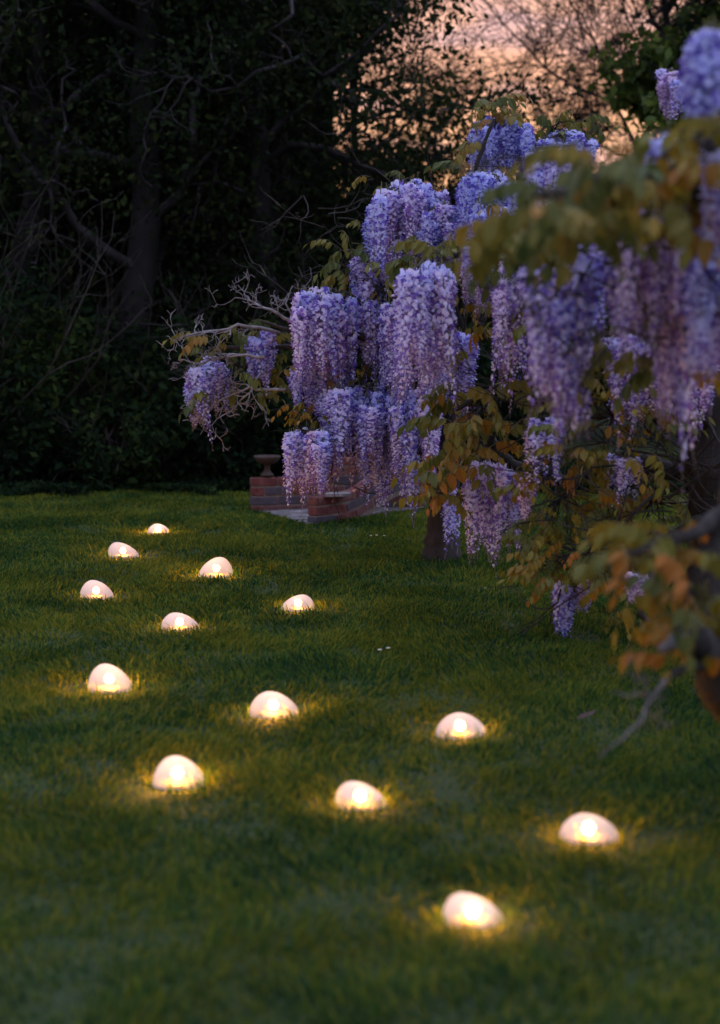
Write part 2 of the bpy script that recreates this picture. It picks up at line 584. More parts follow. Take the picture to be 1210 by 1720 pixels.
# ------------------------------------------------------------------ stone lamps
def lamp_glass():
    m, nt, out = new_mat('frosted_glass')
    g = nt.nodes.new('ShaderNodeBsdfRefraction')
    g.inputs['Color'].default_value = (1.0, 0.84, 0.62, 1)
    g.inputs['Roughness'].default_value = 0.42
    g.inputs['IOR'].default_value = 1.22
    t = nt.nodes.new('ShaderNodeBsdfTranslucent')
    t.inputs[0].default_value = (1.0, 0.76, 0.62, 1)
    d = nt.nodes.new('ShaderNodeBsdfPrincipled')
    d.inputs['Base Color'].default_value = (0.84, 0.64, 0.57, 1)
    d.inputs['Roughness'].default_value = 0.4
    tr = nt.nodes.new('ShaderNodeBsdfTransparent')
    tr.inputs[0].default_value = (1.0, 0.52, 0.06, 1)
    m1 = nt.nodes.new('ShaderNodeMixShader')
    m1.inputs[0].default_value = 0.38
    m2 = nt.nodes.new('ShaderNodeMixShader')
    m2.inputs[0].default_value = 0.994
    m3 = nt.nodes.new('ShaderNodeMixShader')
    m3.inputs[0].default_value = 0.24
    L = nt.links
    L.new(g.outputs[0], m1.inputs[1])
    L.new(t.outputs[0], m1.inputs[2])
    L.new(m1.outputs[0], m2.inputs[1])
    L.new(d.outputs[0], m2.inputs[2])
    # added black on the back faces keeps the bulb from over-brightening the shell
    black_back = nt.nodes.new('ShaderNodeBsdfDiffuse')
    black_back.inputs[0].default_value = (0.004, 0.004, 0.004, 1)
    gm = nt.nodes.new('ShaderNodeNewGeometry')
    m4 = nt.nodes.new('ShaderNodeMixShader')
    L.new(gm.outputs['Backfacing'], m4.inputs[0])
    L.new(m2.outputs[0], m4.inputs[1])
    L.new(black_back.outputs[0], m4.inputs[2])
    L.new(m4.outputs[0], m3.inputs[1])
    L.new(tr.outputs[0], m3.inputs[2])
    L.new(m3.outputs[0], out.inputs[0])
    return m


def emit(name, c, s):
    m, nt, out = new_mat(name)
    e = nt.nodes.new('ShaderNodeEmission')
    e.inputs[0].default_value = (*c, 1)
    e.inputs[1].default_value = s
    nt.links.new(e.outputs[0], out.inputs[0])
    return m


M['glass'] = lamp_glass()
BULB = [1.0, .7, 1.4, .6, .75, .6, 1.4, 1.2, .7, 1.5, .9, .8, 1.0]


def uv_ball(nu, nv, fn):
    mb = MB()
    for j in range(nv + 1):
        th = math.pi * j / nv
        for i in range(nu):
            ph = 2 * math.pi * i / nu
            mb.v.append(tuple(fn(Vector((math.sin(th) * math.cos(ph), math.sin(th) * math.sin(ph), math.cos(th))))))
    for j in range(nv):
        for i in range(nu):
            a = j * nu + i
            b = j * nu + (i + 1) % nu
            mb.f.append((a, a + nu, b + nu, b))
            mb.m.append(0)
    return mb


for k, (p, d, w, h, dx, lab) in enumerate(STONE_POS):
    root = empty('stone_lamp', (p.x, p.y, p.z))
    tag(root, lab, 'garden lamp', 'glowing stone lamps scattered on the lawn')
    rx, rz = w / 2, h * 1.03
    sh = dx / max(rz, 0.01)

    def fn(u, rx=rx, rz=rz, sh=sh, dx=dx):
        x, y, z = u
        zz = z * rz if z > 0 else z * rz * 0.42
        egg = 1.0 - 0.16 * max(z, 0) ** 1.5
        xx = x * rx * egg * (1 + 0.05 * (1 if dx < 0 else -1) * x)
        return Vector((xx + sh * 1.5 * max(zz, 0) * (1 - 0.3 * abs(x)), y * rx * 0.86 * egg, zz + 0.004))
    sm = uv_ball(40, 28, fn)
    sm.build('glass_shell', M['glass'], root)
    br = 0.016
    bz = rz * 0.38 + 0.004
    bm_ = uv_ball(16, 10, lambda u: u * br + Vector((0, 0, bz)))
    bm_.build('bulb', emit('bulb_glow', (1.0, 0.72, 0.42), 3900.0 * BULB[k]), root)
    bp = MB()
    bp.tube([(0, 0, 0.001), (0, 0, 0.006), (0, 0, 0.010)], [rx * .90, rx * .90, rx * .84], 28)
    bp.build('added_base_disc', M['iron'], root, scl=(1, .86, 1))  # added dark disc, hides the bulb-lit soil seen through the shell
    st = MB()
    st.tube([(0, 0, -rz * 0.3), (0, 0, 0.0), (0, 0, bz - br * 0.95)], [0.012, 0.006, 0.005], 8)
    st.build('lamp_holder', M['iron'], root)

# ------------------------------------------------------------------ low brick wall, urn, stake
BR_L, BR_H, BR_W, JT = 0.205, 0.062, 0.10, 0.013


def brick_mesh(name, L, H, W, mat, seed):
    """one bevelled, slightly uneven brick, origin at its front bottom left edge, running +X, depth +Y"""
    rnd = random.Random(seed)
    b = 0.004
    mb = MB()
    prof = []
    for (x0, x1, y0, y1, z) in ((b, L - b, b, W - b, 0), (0, L, 0, W, b), (0, L, 0, W, H - b), (b, L - b, b, W - b, H)):
        j = lambda: rnd.uniform(-0.0015, 0.0015)
        prof.append([(x0 + j(), y0 + j(), z + j()), (x1 + j(), y0 + j(), z + j()), (x1 + j(), y1 + j(), z + j()), (x0 + j(), y1 + j(), z + j())])
    for r in prof:
        mb.v.extend(r)
    for i in range(3):
        for c in range(4):
            a = i * 4 + c
            bb = i * 4 + (c + 1) % 4
            mb.f.append((a, bb, bb + 4, a + 4))
            mb.m.append(0)
    mb.f.append((3, 2, 1, 0))
    mb.f.append((12, 13, 14, 15))
    mb.m += [0, 0]
    return mb.mesh(name, [mat], False)


BM = {}
for nm in ('brick_red', 'brick_blue', 'brick_brown'):
    BM[nm, 1] = [brick_mesh('brick', BR_L, BR_H, BR_W, M[nm], s) for s in range(2)]
    BM[nm, .5] = [brick_mesh('brick', BR_W - 0.004, BR_H, BR_W, M[nm], s + 9) for s in range(2)]


def wall_run(root, path, courses, zfun, z0, first_half, colours, ends=True):
    """bricks laid along path (list of Vector 2D), one object each; zfun(u) lifts the courses"""
    seg = [0]
    for i in range(1, len(path)):
        seg.append(seg[-1] + (path[i] - path[i - 1]).length)
    T = seg[-1]

    def pt(u):
        u = min(max(u, 0), T - 1e-4)
        for i in range(1, len(path)):
            if u <= seg[i]:
                k = (u - seg[i - 1]) / (seg[i] - seg[i - 1])
                return path[i - 1].lerp(path[i], k)
    for c in range(courses):
        u = 0.0
        n = 0
        while u < T - 0.05:
            half = (n == 0 and (c + first_half) % 2 == 0)
            L = (BR_W - 0.004) if half else BR_L
            if u + L > T + 0.02:
                L, half = BR_W - 0.004, True
            a, b = pt(u), pt(u + L)
            za, zb = zfun(u), zfun(u + L)
            dirv = b - a
            yaw = math.atan2(dirv.y, dirv.x)
            pit = -math.atan2(zb - za, L)
            cname = colours(c, n, u)
            me = BM[cname, .5 if half else 1][(c + n) % 2]
            o = link_mesh('brick', me, root, (a.x, a.y, z0 + c * (BR_H + JT) + za + random.uniform(-.0015, .0015)), (0, pit, yaw + random.uniform(-.008, .008)))
            o.rotation_mode = 'XYZ'
            u += L + JT
            n += 1
    # mortar core, set back 9 mm behind the faces
    mb = MB()
    N = 24
    top = courses * (BR_H + JT) - 0.022
    rows = []
    for i in range(N + 1):
        u = 0.008 + (T - 0.016) * i / N
        p = pt(u)
        q = pt(min(u + 0.02, T)) - pt(max(u - 0.02, 0))
        nrm = Vector((-q.y, q.x)).normalized()
        f = p + nrm * 0.007
        g = p + nrm * (BR_W - 0.007)
        z = z0 + zfun(u)
        rows.append([(f.x, f.y, z - 0.05), (g.x, g.y, z - 0.05), (g.x, g.y, z + top), (f.x, f.y, z + top)])
    for r in rows:
        mb.v.extend(r)
    for i in range(N):
        for c in range(4):
            a = i * 4 + c
            b = i * 4 + (c + 1) % 4
            mb.f.append((a, a + 4, b + 4, b))
            mb.m.append(0)
    mb.f.append((0, 1, 2, 3))
    e = N * 4
    mb.f.append((e + 3, e + 2, e + 1, e))
    mb.m += [0, 0]
    mb.build('mortar', M['mortar'], root, smooth=False)


rc = random.Random(5)
wa, dA = ground_at(424, 860)
wb, dB = ground_at(720, 852)
wall1 = empty('brick_wall', (0, 0, 0))
tag(wall1, 'long low wall of red and dark blue bricks behind the paved strip', 'wall')
A2, B2 = Vector((wa.x, wa.y)), Vector((wb.x, wb.y))
zb_ = gz(wa.x, wa.y) - 0.02


def colA(c, n, u):
    if c == 3 and u < 0.5:
        return 'brick_red'
    if n == 0:
        return 'brick_red' if c != 1 else 'brick_blue'
    return rc.choice(['brick_blue', 'brick_blue', 'brick_brown', 'brick_red', 'brick_brown'])


wall_run(wall1, [A2, B2], 4, lambda u: 0.0, zb_, 0, colA)
# stepped-up upper courses towards the right
dirA = (B2 - A2).normalized()
S2 = A2 + dirA * 0.56


def colB(c, n, u):
    return rc.choice(['brick_brown', 'brick_brown', 'brick_blue', 'brick_red'])


wall_run(wall1, [S2, B2], 2, lambda u: 0.0, zb_ + 4 * (BR_H + JT), 1, colB)

wall2 = empty('brick_wall', (0, 0, 0))
tag(wall2, 'low brick wing wall whose top sweeps upward, in front of the longer wall', 'wall')
wp = WING
wpath = [Vector((p.x, p.y)) for p in wp]


def sweep(u):
    t = min(max(0.0, (u - 0.26) / 0.75), 1.0)
    return 0.20 * t * t * (3 - 2 * t)


def colC(c, n, u):
    return [['brick_blue', 'brick_red', 'brick_brown', 'brick_red'], ['brick_red', 'brick_red', 'brick_blue', 'brick_blue'], ['brick_red', 'brick_brown', 'brick_red', 'brick_brown']][min(c, 2)][n % 4]


wall_run(wall2, wpath, 3, sweep, gz(wp[0].x, wp[0].y) - 0.005, 1, colC)
# left return of the wing wall back to the long wall, one course lower, with a pale slab on it
ret_end = Vector((wpath[0].x + 0.03, wpath[0].y + 0.62))
# loose pale coping slab lying in the corner
slab = MB()
pc, dc = ground_at(560, 874)
for (x0, x1, y0, y1, z0, z1) in ((0, .20, 0, .14, 0, .022),):
    v = [(x0, y0, z0), (x1, y0 + .01, z0), (x1 - .015, y1, z0), (x0 + .02, y1 - .01, z0)]
    v += [(a, b, z1) for a, b, _ in v]
    slab.v = v
    slab.f = [(0, 1, 5, 4), (1, 2, 6, 5), (2, 3, 7, 6), (3, 0, 4, 7), (4, 5, 6, 7), (3, 2, 1, 0)]
    slab.m = [0] * 6
so = slab.build('stone_slab', M['paving'], smooth=False, loc=(wpath[0].x + 0.07, wpath[0].y + 0.03, gz(wp[0].x, wp[0].y) - 0.005 + 3 * (BR_H + JT) - JT + 0.002), rot=(0, 0, 0.12))
tag(so, 'small pale flat stone slab lying behind the top of the brick wing wall', 'slab')


def lathe(prof, k=24):
    mb = MB()
    for (r, z) in prof:
        for i in range(k):
            a = 2 * math.pi * i / k
            mb.v.append((r * math.cos(a), r * math.sin(a), z))
    for j in range(len(prof) - 1):
        for i in range(k):
            a = j * k + i
            b = j * k + (i + 1) % k
            mb.f.append((a, b, b + k, a + k))
            mb.m.append(0)
    mb.f.append(tuple(reversed(range(k))))
    mb.f.append(tuple((len(prof) - 1) * k + i for i in range(k)))
    mb.m += [0, 0]
    return mb


ua = A2 + dirA * 0.12
urn = empty('garden_urn', (ua.x + .0, ua.y + 0.06, zb_ + 4 * (BR_H + JT) + 0.001))
tag(urn, 'small weathered urn with a wide bowl standing on the wall end', 'urn')
lathe([(.052, 0), (.052, .012), (.040, .022), (.026, .040), (.022, .072), (.030, .092)]).build('pedestal', M['terracotta'], urn)
lathe([(.030, .0925), (.060, .100), (.088, .118), (.100, .140), (.108, .150), (.106, .160), (.092, .160), (.084, .138), (.05, .122), (.01, .118)]).build('bowl', M['terracotta'], urn)

for (a, b, lab, r) in (((690, 893), (701, 838), 'thin dark iron stake leaning beside the wisteria trunk', .004),):
    p0, d0 = ground_at(*a)
    p1 = at(b[0], b[1], d0 - 0.02)
    mb = MB()
    mb.tube([p0 - Vector((0, 0, .05)), p0.lerp(p1, .5), p1, p1 + Vector((.012, 0, .012)), p1 + Vector((.03, 0, .002))], [r] * 5, 6)
    o = mb.build('garden_stake', M['iron'])
    tag(o, lab, 'stake')

# ------------------------------------------------------------------ wisteria pieces
def raceme_mesh(seed, L=0.5, rmax=0.055, n=125, ragged=0.0):
    """hanging flower: axis down -Z, florets round it; open pale florets above, small dark buds towards the tip"""
    rnd = random.Random(seed)
    mb = MB()
    bend = Vector((rnd.uniform(-.03, .03), rnd.uniform(-.03, .03), 0))
    ax = lambda t: Vector((0, 0, -L * t)) + bend * (t * t)
    mb.tube([ax(0) + Vector((0, 0, .05)), ax(0), ax(.35), ax(.7), ax(1)], [.0022, .0022, .0018, .0013, .0006], 4, 3)
    for i in range(n):
        t = ((i + rnd.random()) / n) ** 1.4
        if t > 0.985 or rnd.random() < ragged * (0.2 + t):
            continue
        ph = i * 2.39996 + rnd.uniform(-.35, .35)
        env = (0.6 + 0.4 * min(1, t * 7)) * (1 - 0.90 * max(0, (t - .08) / .92) ** 0.8)
        r = rmax * env * rnd.uniform(0.65, 1.08)
        out = Vector((math.cos(ph), math.sin(ph), 0))
        side = Vector((-out.y, out.x, 0))
        c0 = ax(t)
        up = Vector((0, 0, 1))
        s = 0.0160 * (1.0 - 0.70 * max(0, (t - .15) / .85)) * rnd.uniform(0.75, 1.2)
        c = c0 + out * r + up * (-0.010 + rnd.uniform(-.006, .006))
        if t < 0.86:
            # banner petal: cupped, turned up and out
            tilt = rnd.uniform(0.15, 0.9)
            u = (up * math.cos(tilt) + out * math.sin(tilt)).normalized()
            nn = u.cross(side).normalized()
            tw = rnd.uniform(-.5, .5)
            sd = (side * math.cos(tw) + nn * math.sin(tw))
            base = c - u * s * .3
            p = [base, base + sd * s * .95 + u * s * .55 + nn * s * .15, base + sd * s * .6 + u * s * 1.45 + nn * s * .35,
                 base + u * s * 1.6 + nn * s * .2, base - sd * s * .6 + u * s * 1.45 + nn * s * .35, base - sd * s * .95 + u * s * .55 + nn * s * .15]
            deep = rnd.random() < 0.12 + 0.8 * max(0, t - .35)
            mm = 1 if deep else 0
            mb.face([p[0], p[1], p[2], p[3]], mm)
            mb.face([p[0], p[3], p[4], p[5]], mm)
            # wings and keel below it, darker
            q = c - u * s * .1 + out * s * .5
            k1 = q + out * s * .9 - up * s * .55
            m2 = 1 if rnd.random() < .55 else 0
            mb.face([c - u * s * .3, q + side * s * .5, k1, q - up * s * .8], m2)
            mb.face([c - u * s * .3, q - up * s * .8, k1, q - side * s * .5], m2)
        else:
            q = c0 + out * r
            mb.face([q + up * s * .7, q + side * s * .35, q - up * s * .9 + out * s * .4, q - side * s * .35], 2)
            mb.face([q + up * s * .7, q + out * s * .5, q - up * s * .9, q - out * s * .3], 2)
        if i % 2 == 0:
            mb.face([c0, c0 + up * .0012, c, c - up * .0012], 3)
    return mb.mesh('flower_raceme', [M['petal'], M['petal_deep'], M['bud'], M['stalk']], False)


def petal_bunch(seed):
    return raceme_mesh(seed)


RAC = [raceme_mesh(s, 0.5, random.Random(s).uniform(.046, .064), 165) for s in range(9)]
RAC_RAG = [raceme_mesh(40 + s, 0.5, .036, 105, .4) for s in range(4)]
RAC_SHORT = [raceme_mesh(60 + s, 0.22, .05, 80) for s in range(3)]


def leaf_mesh(seed, mat, n=5):
    """compound leaf: drooping rachis along +X with paired, hanging, folded leaflets"""
    rnd = random.Random(seed)
    mb = MB()
    L = 0.17
    ax = lambda t: Vector((L * t, 0.02 * math.sin(t * 2), 0.03 * math.sin(t * 2.2) - 0.10 * t * t))
    mb.tube([ax(t) for t in (-.25, 0, .3, .6, 1)], [.0022, .002, .0015, .0012, .0008], 4, 1)
    spots = [(0.16 + 0.80 * i / n, s) for i in range(n) for s in (-1, 1)] + [(1.0, 0)]
    for (t, s) in spots:
        c = ax(t)
        ll = rnd.uniform(.050, .080) * (1 - .2 * abs(t - .6))
        lw = ll * rnd.uniform(.25, .33)
        droop = rnd.uniform(.85, 1.5)
        if s == 0:
            h = Vector((1, rnd.uniform(-.3, .3), 0)).normalized()
        else:
            h = Vector((rnd.uniform(.2, .6), s, 0)).normalized()
        d = (h * math.cos(droop) + Vector((0, 0, -1)) * math.sin(droop)).normalized()
        side = d.cross(Vector((0, 0, 1))).normalized()
        nn = side.cross(d)
        tw = rnd.uniform(-.5, .5)
        side = (side * math.cos(tw) + nn * math.sin(tw)).normalized()
        nn = side.cross(d).normalized()
        f = rnd.uniform(.15, .45) * lw
        mid = [c + d * ll * .04, c + d * ll * .38, c + d * ll * .72 - Vector((0, 0, ll * .05)), c + d * ll - Vector((0, 0, ll * .10)) - nn * ll * .05]
        for sg in (-1, 1):
            e1 = mid[1] + side * sg * lw + nn * f
            e2 = mid[2] + side * sg * lw * .75 + nn * f * .8
            mb.face([mid[0], mid[1], e1], 0)
            mb.face([mid[1], mid[2], e2, e1], 0)
            mb.face([mid[2], mid[3], e2], 0)
    return mb.mesh('leaf', [mat, M['stalk']], True)


LEAF = [leaf_mesh(s, M['wleaf'], 4 + s % 2) for s in range(5)]
LEAF_G = [leaf_mesh(20 + s, M['wleaf_gold'], 3 + s % 3) for s in range(4)]


class Wisteria:
    def __init__(self, base, label):
        self.root = empty('wisteria', base)
        self.base = Vector(base)
        tag(self.root, label, 'wisteria', 'wisterias along the right side of the lawn')
        self.nr = self.nl = 0
        self.twm = 'lichen_bark'
        self.extra = []
        self.mult = 1.0
        self.tw = MB()
        self.twl = MB()

    def loc(self, p):
        return Vector(p) - self.base

    def wood(self, name, pts, rads, k=8, mat='bark'):
        mb = MB()
        # gnarled bark: extra rings with uneven radius
        P, Rr = [], []
        for i in range(len(pts) - 1):
            for j in range(4):
                t = j / 4
                P.append(self.loc(Vector(pts[i]).lerp(Vector(pts[i + 1]), t)))
                Rr.append((rads[i] * (1 - t) + rads[i + 1] * t) * random.uniform(.88, 1.12))
        P.append(self.loc(pts[-1]))
        Rr.append(rads[-1])
        mb.tube(P, Rr, k)
        return mb.build(name, M[mat], self.root)

    def raceme(self, p, L, kind=0):
        pool = (RAC, RAC_RAG, RAC_SHORT)[kind]
        me = random.choice(pool)
        nat = .22 if kind == 2 else .5
        sz = L / nat
        sx = random.uniform(.85, 1.15) * (0.8 + .2 * sz)
        rot = (random.uniform(-.10, .10), random.uniform(-.10, .10), random.uniform(0, 6.28))
        if self.nr >= 296:
            self.extra.append((me, Matrix.LocRotScale(self.loc(p), Euler(rot), Vector((sx, sx, sz)))))
            self.nr += 1
            return
        link_mesh('flower_raceme', me, self.root, self.loc(p), rot, (sx, sx, sz))
        self.nr += 1

    def bloom(self, x0, x1, yt, yb, d, sp, n, ln=(0.42, 0.6), arch=0.0, kind=0, stem=True):
        """n racemes hanging within photo columns x0..x1 between rows yt and yb at depth d +- sp"""
        top = at((x0 + x1) / 2, yt, d)
        inset = min(0.034 * FPX / d, (x1 - x0) * .25)
        x0, x1 = x0 + inset, x1 - inset
        tops = []
        n = max(1, round(n * self.mult))
        for i in range(n):
            u = (i + random.random()) / n if random.random() < .7 else random.random()
            px = x0 + (x1 - x0) * u
            dd = d + random.uniform(-sp, sp)
            L = random.uniform(*ln) * random.uniform(.72, 1.18)
            lp = L * FPX / dd
            lo = yt + arch * (2 * u - 1) ** 2
            hi = max(lo + 4, yb - lp)
            if lo + lp > yb:
                L = max(.12, (yb - lo) * random.uniform(.82, 1.0) * dd / FPX)
            py = random.uniform(lo, min(hi, lo + 400)) if hi - lo > 25 else lo + random.uniform(0, hi - lo + 12)
            p = at(px, py, dd)
            tops.append(p)
            k = kind
            if k == 0 and random.random() < .26:
                k = 1
                L *= random.uniform(1.05, 1.35)
                lp = L * FPX / dd
            if k == 0 and L < .26:
                k = 2
            self.raceme(p, L, k)
        if stem and tops:
            c = at((x0 + x1) / 2, yt + 6, d)
            for p in tops:
                self.tw.tube([self.loc(q) for q in rough_line(c, p, 3, .15, .06)], [.006, .005, .004, .002], 4)
        return top

    def leaves(self, x0, x1, y0, y1, d, sp, n, gold=0.0, scl=(.8, 1.25)):
        c = at((x0 + x1) / 2, (y0 + y1) / 2, d)
        for i in range(n):
            p = at(random.uniform(x0, x1), random.uniform(y0, y1), d + random.uniform(-sp, sp))
            v = p - c
            yaw = math.atan2(v.y, v.x) + random.gauss(0, .9)
            me = random.choice(LEAF_G if random.random() < gold else LEAF)
            s = random.uniform(*scl)
            link_mesh('leaf', me, self.root, self.loc(p), (random.uniform(-.5, .5), random.uniform(-.6, .5), yaw), (s, s, s))
            self.nl += 1
            if random.random() < .5:
                self.tw.tube([self.loc(q) for q in rough_line(c, p, 3, .2)], [.005, .004, .003, .002], 3)

    def limb(self, pts, r0, r1, k=7, mat='bark', name='branch'):
        P = [Vector(p) for p in pts]
        out = []
        for i in range(len(P) - 1):
            seg = rough_line(P[i], P[i + 1], 5, .10)
            out += seg[:-1]
        out.append(P[-1])
        n = len(out)
        rads = [r0 + (r1 - r0) * i / (n - 1) for i in range(n)]
        return self.wood(name, out, rads, k, mat)

    def finish(self):
        if self.extra:
            mb = MB()
            for me, mx in self.extra:
                n0 = len(mb.v)
                mb.v += [tuple(mx @ v.co) for v in me.vertices]
                for f in me.polygons:
                    mb.f.append(tuple(n0 + i for i in f.vertices))
                    mb.m.append(f.material_index)
            o = mb.build('flower_racemes', [M['petal'], M['petal_deep'], M['bud'], M['stalk']], self.root, False)
            o['kind'] = 'stuff'
        if self.tw.f:
            o = self.tw.build('twigs', M['bark'], self.root)
            o['kind'] = 'stuff'
        if self.twl.f:
            o = self.twl.build('bare_twigs', M[self.twm], self.root)
            o['kind'] = 'stuff'
        print('wisteria racemes', self.nr, 'leaves', self.nl)


def spray(mb, start, dirv, L, r, depth, spread=.7, wig=.28, loc=lambda p: p, k=4, minr=.0012, kids=(2, 4), up=0.05):
    """recursive bare twig"""
    n = 5
    p = Vector(start)
    d = Vector(dirv).normalized()
    pts, rad = [p.copy()], [r]
    nodes = []
    for i in range(n):
        d = (d + Vector((random.gauss(0, wig), random.gauss(0, wig), random.gauss(0, wig) + up))).normalized()
        p = p + d * (L / n)
        pts.append(p.copy())
        rad.append(max(minr, r * (1 - .6 * (i + 1) / n)))
        nodes.append((p.copy(), d.copy()))
    mb.tube([loc(q) for q in pts], rad, k if depth > 0 else 3, cap=False)
    if depth > 0:
        for _ in range(random.randint(*kids)):
            q, dd = random.choice(nodes[1:])
            nd = (dd + Vector((random.gauss(0, spread), random.gauss(0, spread), random.gauss(0, spread)))).normalized()
            spray(mb, q, nd, L * random.uniform(.45, .7), r * .55, depth - 1, spread, wig, loc, k, minr, kids, up)


# ================================================================== far wisteria
tb, td = ground_at(742, 940)
W = Wisteria((tb.x, tb.y, tb.z), 'farthest wisteria with masses of lilac flowers hanging beside the brick wall')
W.wood('trunk', [tb - Vector((0, 0, .12)), tb + Vector((0, 0, .02)), at(743, 900, td), at(746, 850, td), at(752, 780, td), at(765, 690, td), at(775, 600, td)],
       [.17, .135, .115, .105, .10, .085, .07], 14)
top_pts = [(350, 585), (440, 540), (545, 480), (610, 470), (665, 500), (690, 305), (730, 320), (820, 290), (830, 200), (950, 225), (520, 710), (570, 660), (640, 655), (735, 640), (610, 425)]
for (x, y) in top_pts:
    mid = at((775 + x) / 2 + random.uniform(-20, 20), (620 + y) / 2 + random.uniform(-30, 20), 11.3 + random.uniform(-.3, .3))
    W.limb([at(772, 615, td), mid, at(x, y, 11.2 + random.uniform(-.2, .2))], .035, .010)
W.mult = 1.65
B = W.bloom
B(312, 350, 612, 720, 11.4, .15, 6, (.30, .42), 8)
B(340, 386, 598, 690, 11.5, .15, 6, (.22, .38), 6)
B(414, 470, 548, 650, 11.5, .12, 7, (.30, .40), 10)
B(492, 560, 480, 650, 11.0, .22, 17, (.48, .62), 10)
B(545, 606, 490, 675, 11.2, .25, 14, (.50, .66), 5)
B(590, 640, 470, 620, 11.3, .2, 9, (.40, .55), 5)
B(640, 690, 505, 690, 10.9, .25, 14, (.45, .62), 5)
B(588, 650, 415, 500, 11.3, .2, 8, (.22, .34), 20)
B(613, 770, 300, 480, 11.0, .35, 34, (.40, .58), 38)
B(700, 772, 340, 470, 10.8, .2, 12, (.34, .48), 10)
B(476, 560, 718, 832, 11.0, .25, 16, (.34, .48), 12)
B(540, 600, 650, 800, 11.1, .25, 12, (.40, .52), 0)
B(590, 650, 640, 800, 11.0, .2, 8, (.36, .5), 6)
B(655, 740, 645, 830, 11.0, .25, 12, (.40, .52), 8)
B(600, 680, 500, 650, 11.3, .25, 10, (.36, .5), 6)
B(590, 705, 655, 800, 11.2, .3, 24, (.36, .52), 10)
B(600, 720, 740, 885, 11.4, .3, 10, (.32, .5), 0, 1)
B(480, 560, 620, 700, 11.4, .2, 6, (.25, .35), 0)
B(500, 600, 560, 700, 11.4, .2, 10, (.45, .5), 0, 1)
B(775, 870, 285, 430, 10.9, .35, 28, (.38, .55), 22)
B(785, 860, 340, 500, 10.3, .3, 16, (.40, .55), 10)
B(785, 900, 192, 310, 11.5, .3, 26, (.32, .44), 18)
B(900, 1005, 218, 285, 11.5, .25, 12, (.20, .28), 12)
B(738, 778, 818, 935, 11.3, .15, 5, (.34, .46), 5, 1)
B(700, 760, 560, 690, 11.2, .25, 12, (.40, .52), 0)
Lv = W.leaves
B(768, 835, 290, 430, 10.3, .2, 12, (.36, .48), 14)
Lv(558, 605, 378, 470, 11.2, .2, 12)
Lv(620, 760, 450, 500, 10.9, .3, 12)
Lv(700, 830, 385, 440, 10.6, .3, 15)
Lv(806, 850, 165, 215, 11.5, .2, 10)
Lv(890, 985, 180, 235, 11.5, .3, 14)
Lv(330, 475, 555, 680, 11.5, .25, 26)
Lv(484, 545, 675, 715, 11.0, .15, 10, .9, (.5, .8))
Lv(380, 425, 540, 570, 11.5, .1, 5)
Lv(560, 720, 600, 720, 11.5, .3, 18, .1)
Lv(780, 900, 230, 330, 11.3, .3, 12)
Lv(610, 720, 290, 320, 11.1, .2, 4, 0, (.6, .8))
# bare lichen-grey branches reaching left over the lawn
for pts, r in (([(500, 545), (455, 520), (420, 505), (395, 500)], .009), ([(470, 560), (400, 545), (330, 560), (292, 572)], .010),
               ([(445, 600), (390, 595), (340, 610), (300, 605)], .008), ([(480, 655), (420, 650), (370, 672), (335, 700)], .008),
               ([(500, 550), (480, 510), (492, 480)], .006), ([(440, 625), (420, 660), (390, 690), (345, 720)], .006)):
    P = [at(x, y, 11.35 + random.uniform(-.1, .1)) for x, y in pts]
    Q = []
    for i in range(len(P) - 1):
        Q += rough_line(P[i], P[i + 1], 4, .10)[:-1]
    Q.append(P[-1])
    rr = [1.35 * r * (1 - .65 * i / (len(Q) - 1)) for i in range(len(Q))]
    mb = MB()
    mb.tube([W.loc(q) for q in Q], rr, 6)
    mb.build('bare_branch', M['lichen_bark'], W.root)
    for i in range(3, len(Q)):
        if random.random() < .8:
            dv = (Q[i] - Q[i - 1]).normalized() + Vector((random.gauss(0, .7), random.gauss(0, .5), random.gauss(0, .7)))
            spray(W.twl, Q[i], dv, random.uniform(.08, .2), rr[i] * .75, 2, .7, .35, W.loc, 4, .0022, (2, 3))
# interior tangle of thin twigs
for i in range(70):
    x, y = random.uniform(500, 880), random.uniform(300, 820)
    a = at(x, y, 11.4 + random.uniform(-.3, .4))
    spray(W.tw, a, (random.gauss(0, 1), random.gauss(0, .5), random.gauss(0, .6)), random.uniform(.3, .6), .006, 1, .6, .25, W.loc, 4)
W.finish()

# ================================================================== middle wisteria
tb2, td2 = ground_at(1188, 1075)
W = Wisteria((tb2.x, tb2.y, tb2.z), 'middle wisteria with dark twisted trunk, golden leaves and darker purple flowers')
W.wood('trunk', [tb2 - Vector((0, 0, .12)), tb2, at(1185, 1000, td2), at(1195, 900, td2 + .1), at(1185, 800, td2), at(1190, 730, td2), at(1200, 640, td2 - .1), at(1150, 520, td2), at(1080, 420, td2)],
       [.16, .12, .10, .095, .10, .11, .085, .07, .05], 14)
W.limb([at(1190, 800, td2), at(1080, 775, 9.0), at(960, 812, 9.3), at(860, 780, 9.5), at(800, 700, 9.6)], .055, .020)
W.limb([at(1195, 860, td2), at(1130, 900, 8.6), at(1050, 960, 8.6), at(960, 1000, 9)], .032, .012)
W.limb([at(1190, 740, td2), at(1130, 680, 8.7), at(1060, 640, 8.9), at(960, 560, 9)], .045, .018)
W.limb([at(1150, 520, td2), at(1000, 470, 8.8), at(860, 420, 8.8), at(760, 430, 8.9)], .05, .016)
W.limb([at(1080, 420, td2), at(980, 330, 8.6), at(880, 300, 9)], .04, .014)
W.limb([at(1090, 700, 8.6), at(980, 690, 8.9), at(840, 650, 9), at(760, 690, 9)], .035, .012)
W.limb([at(1110, 1075, 8.3), at(1075, 1030, 8.3), at(1085, 985, 8.3), at(1120, 930, 8.5)], .012, .02)
W.limb([at(830, 720, 9.5), at(800, 780, 9.6), at(740, 800, 9.7)], .02, .008)
W.mult = 1.35
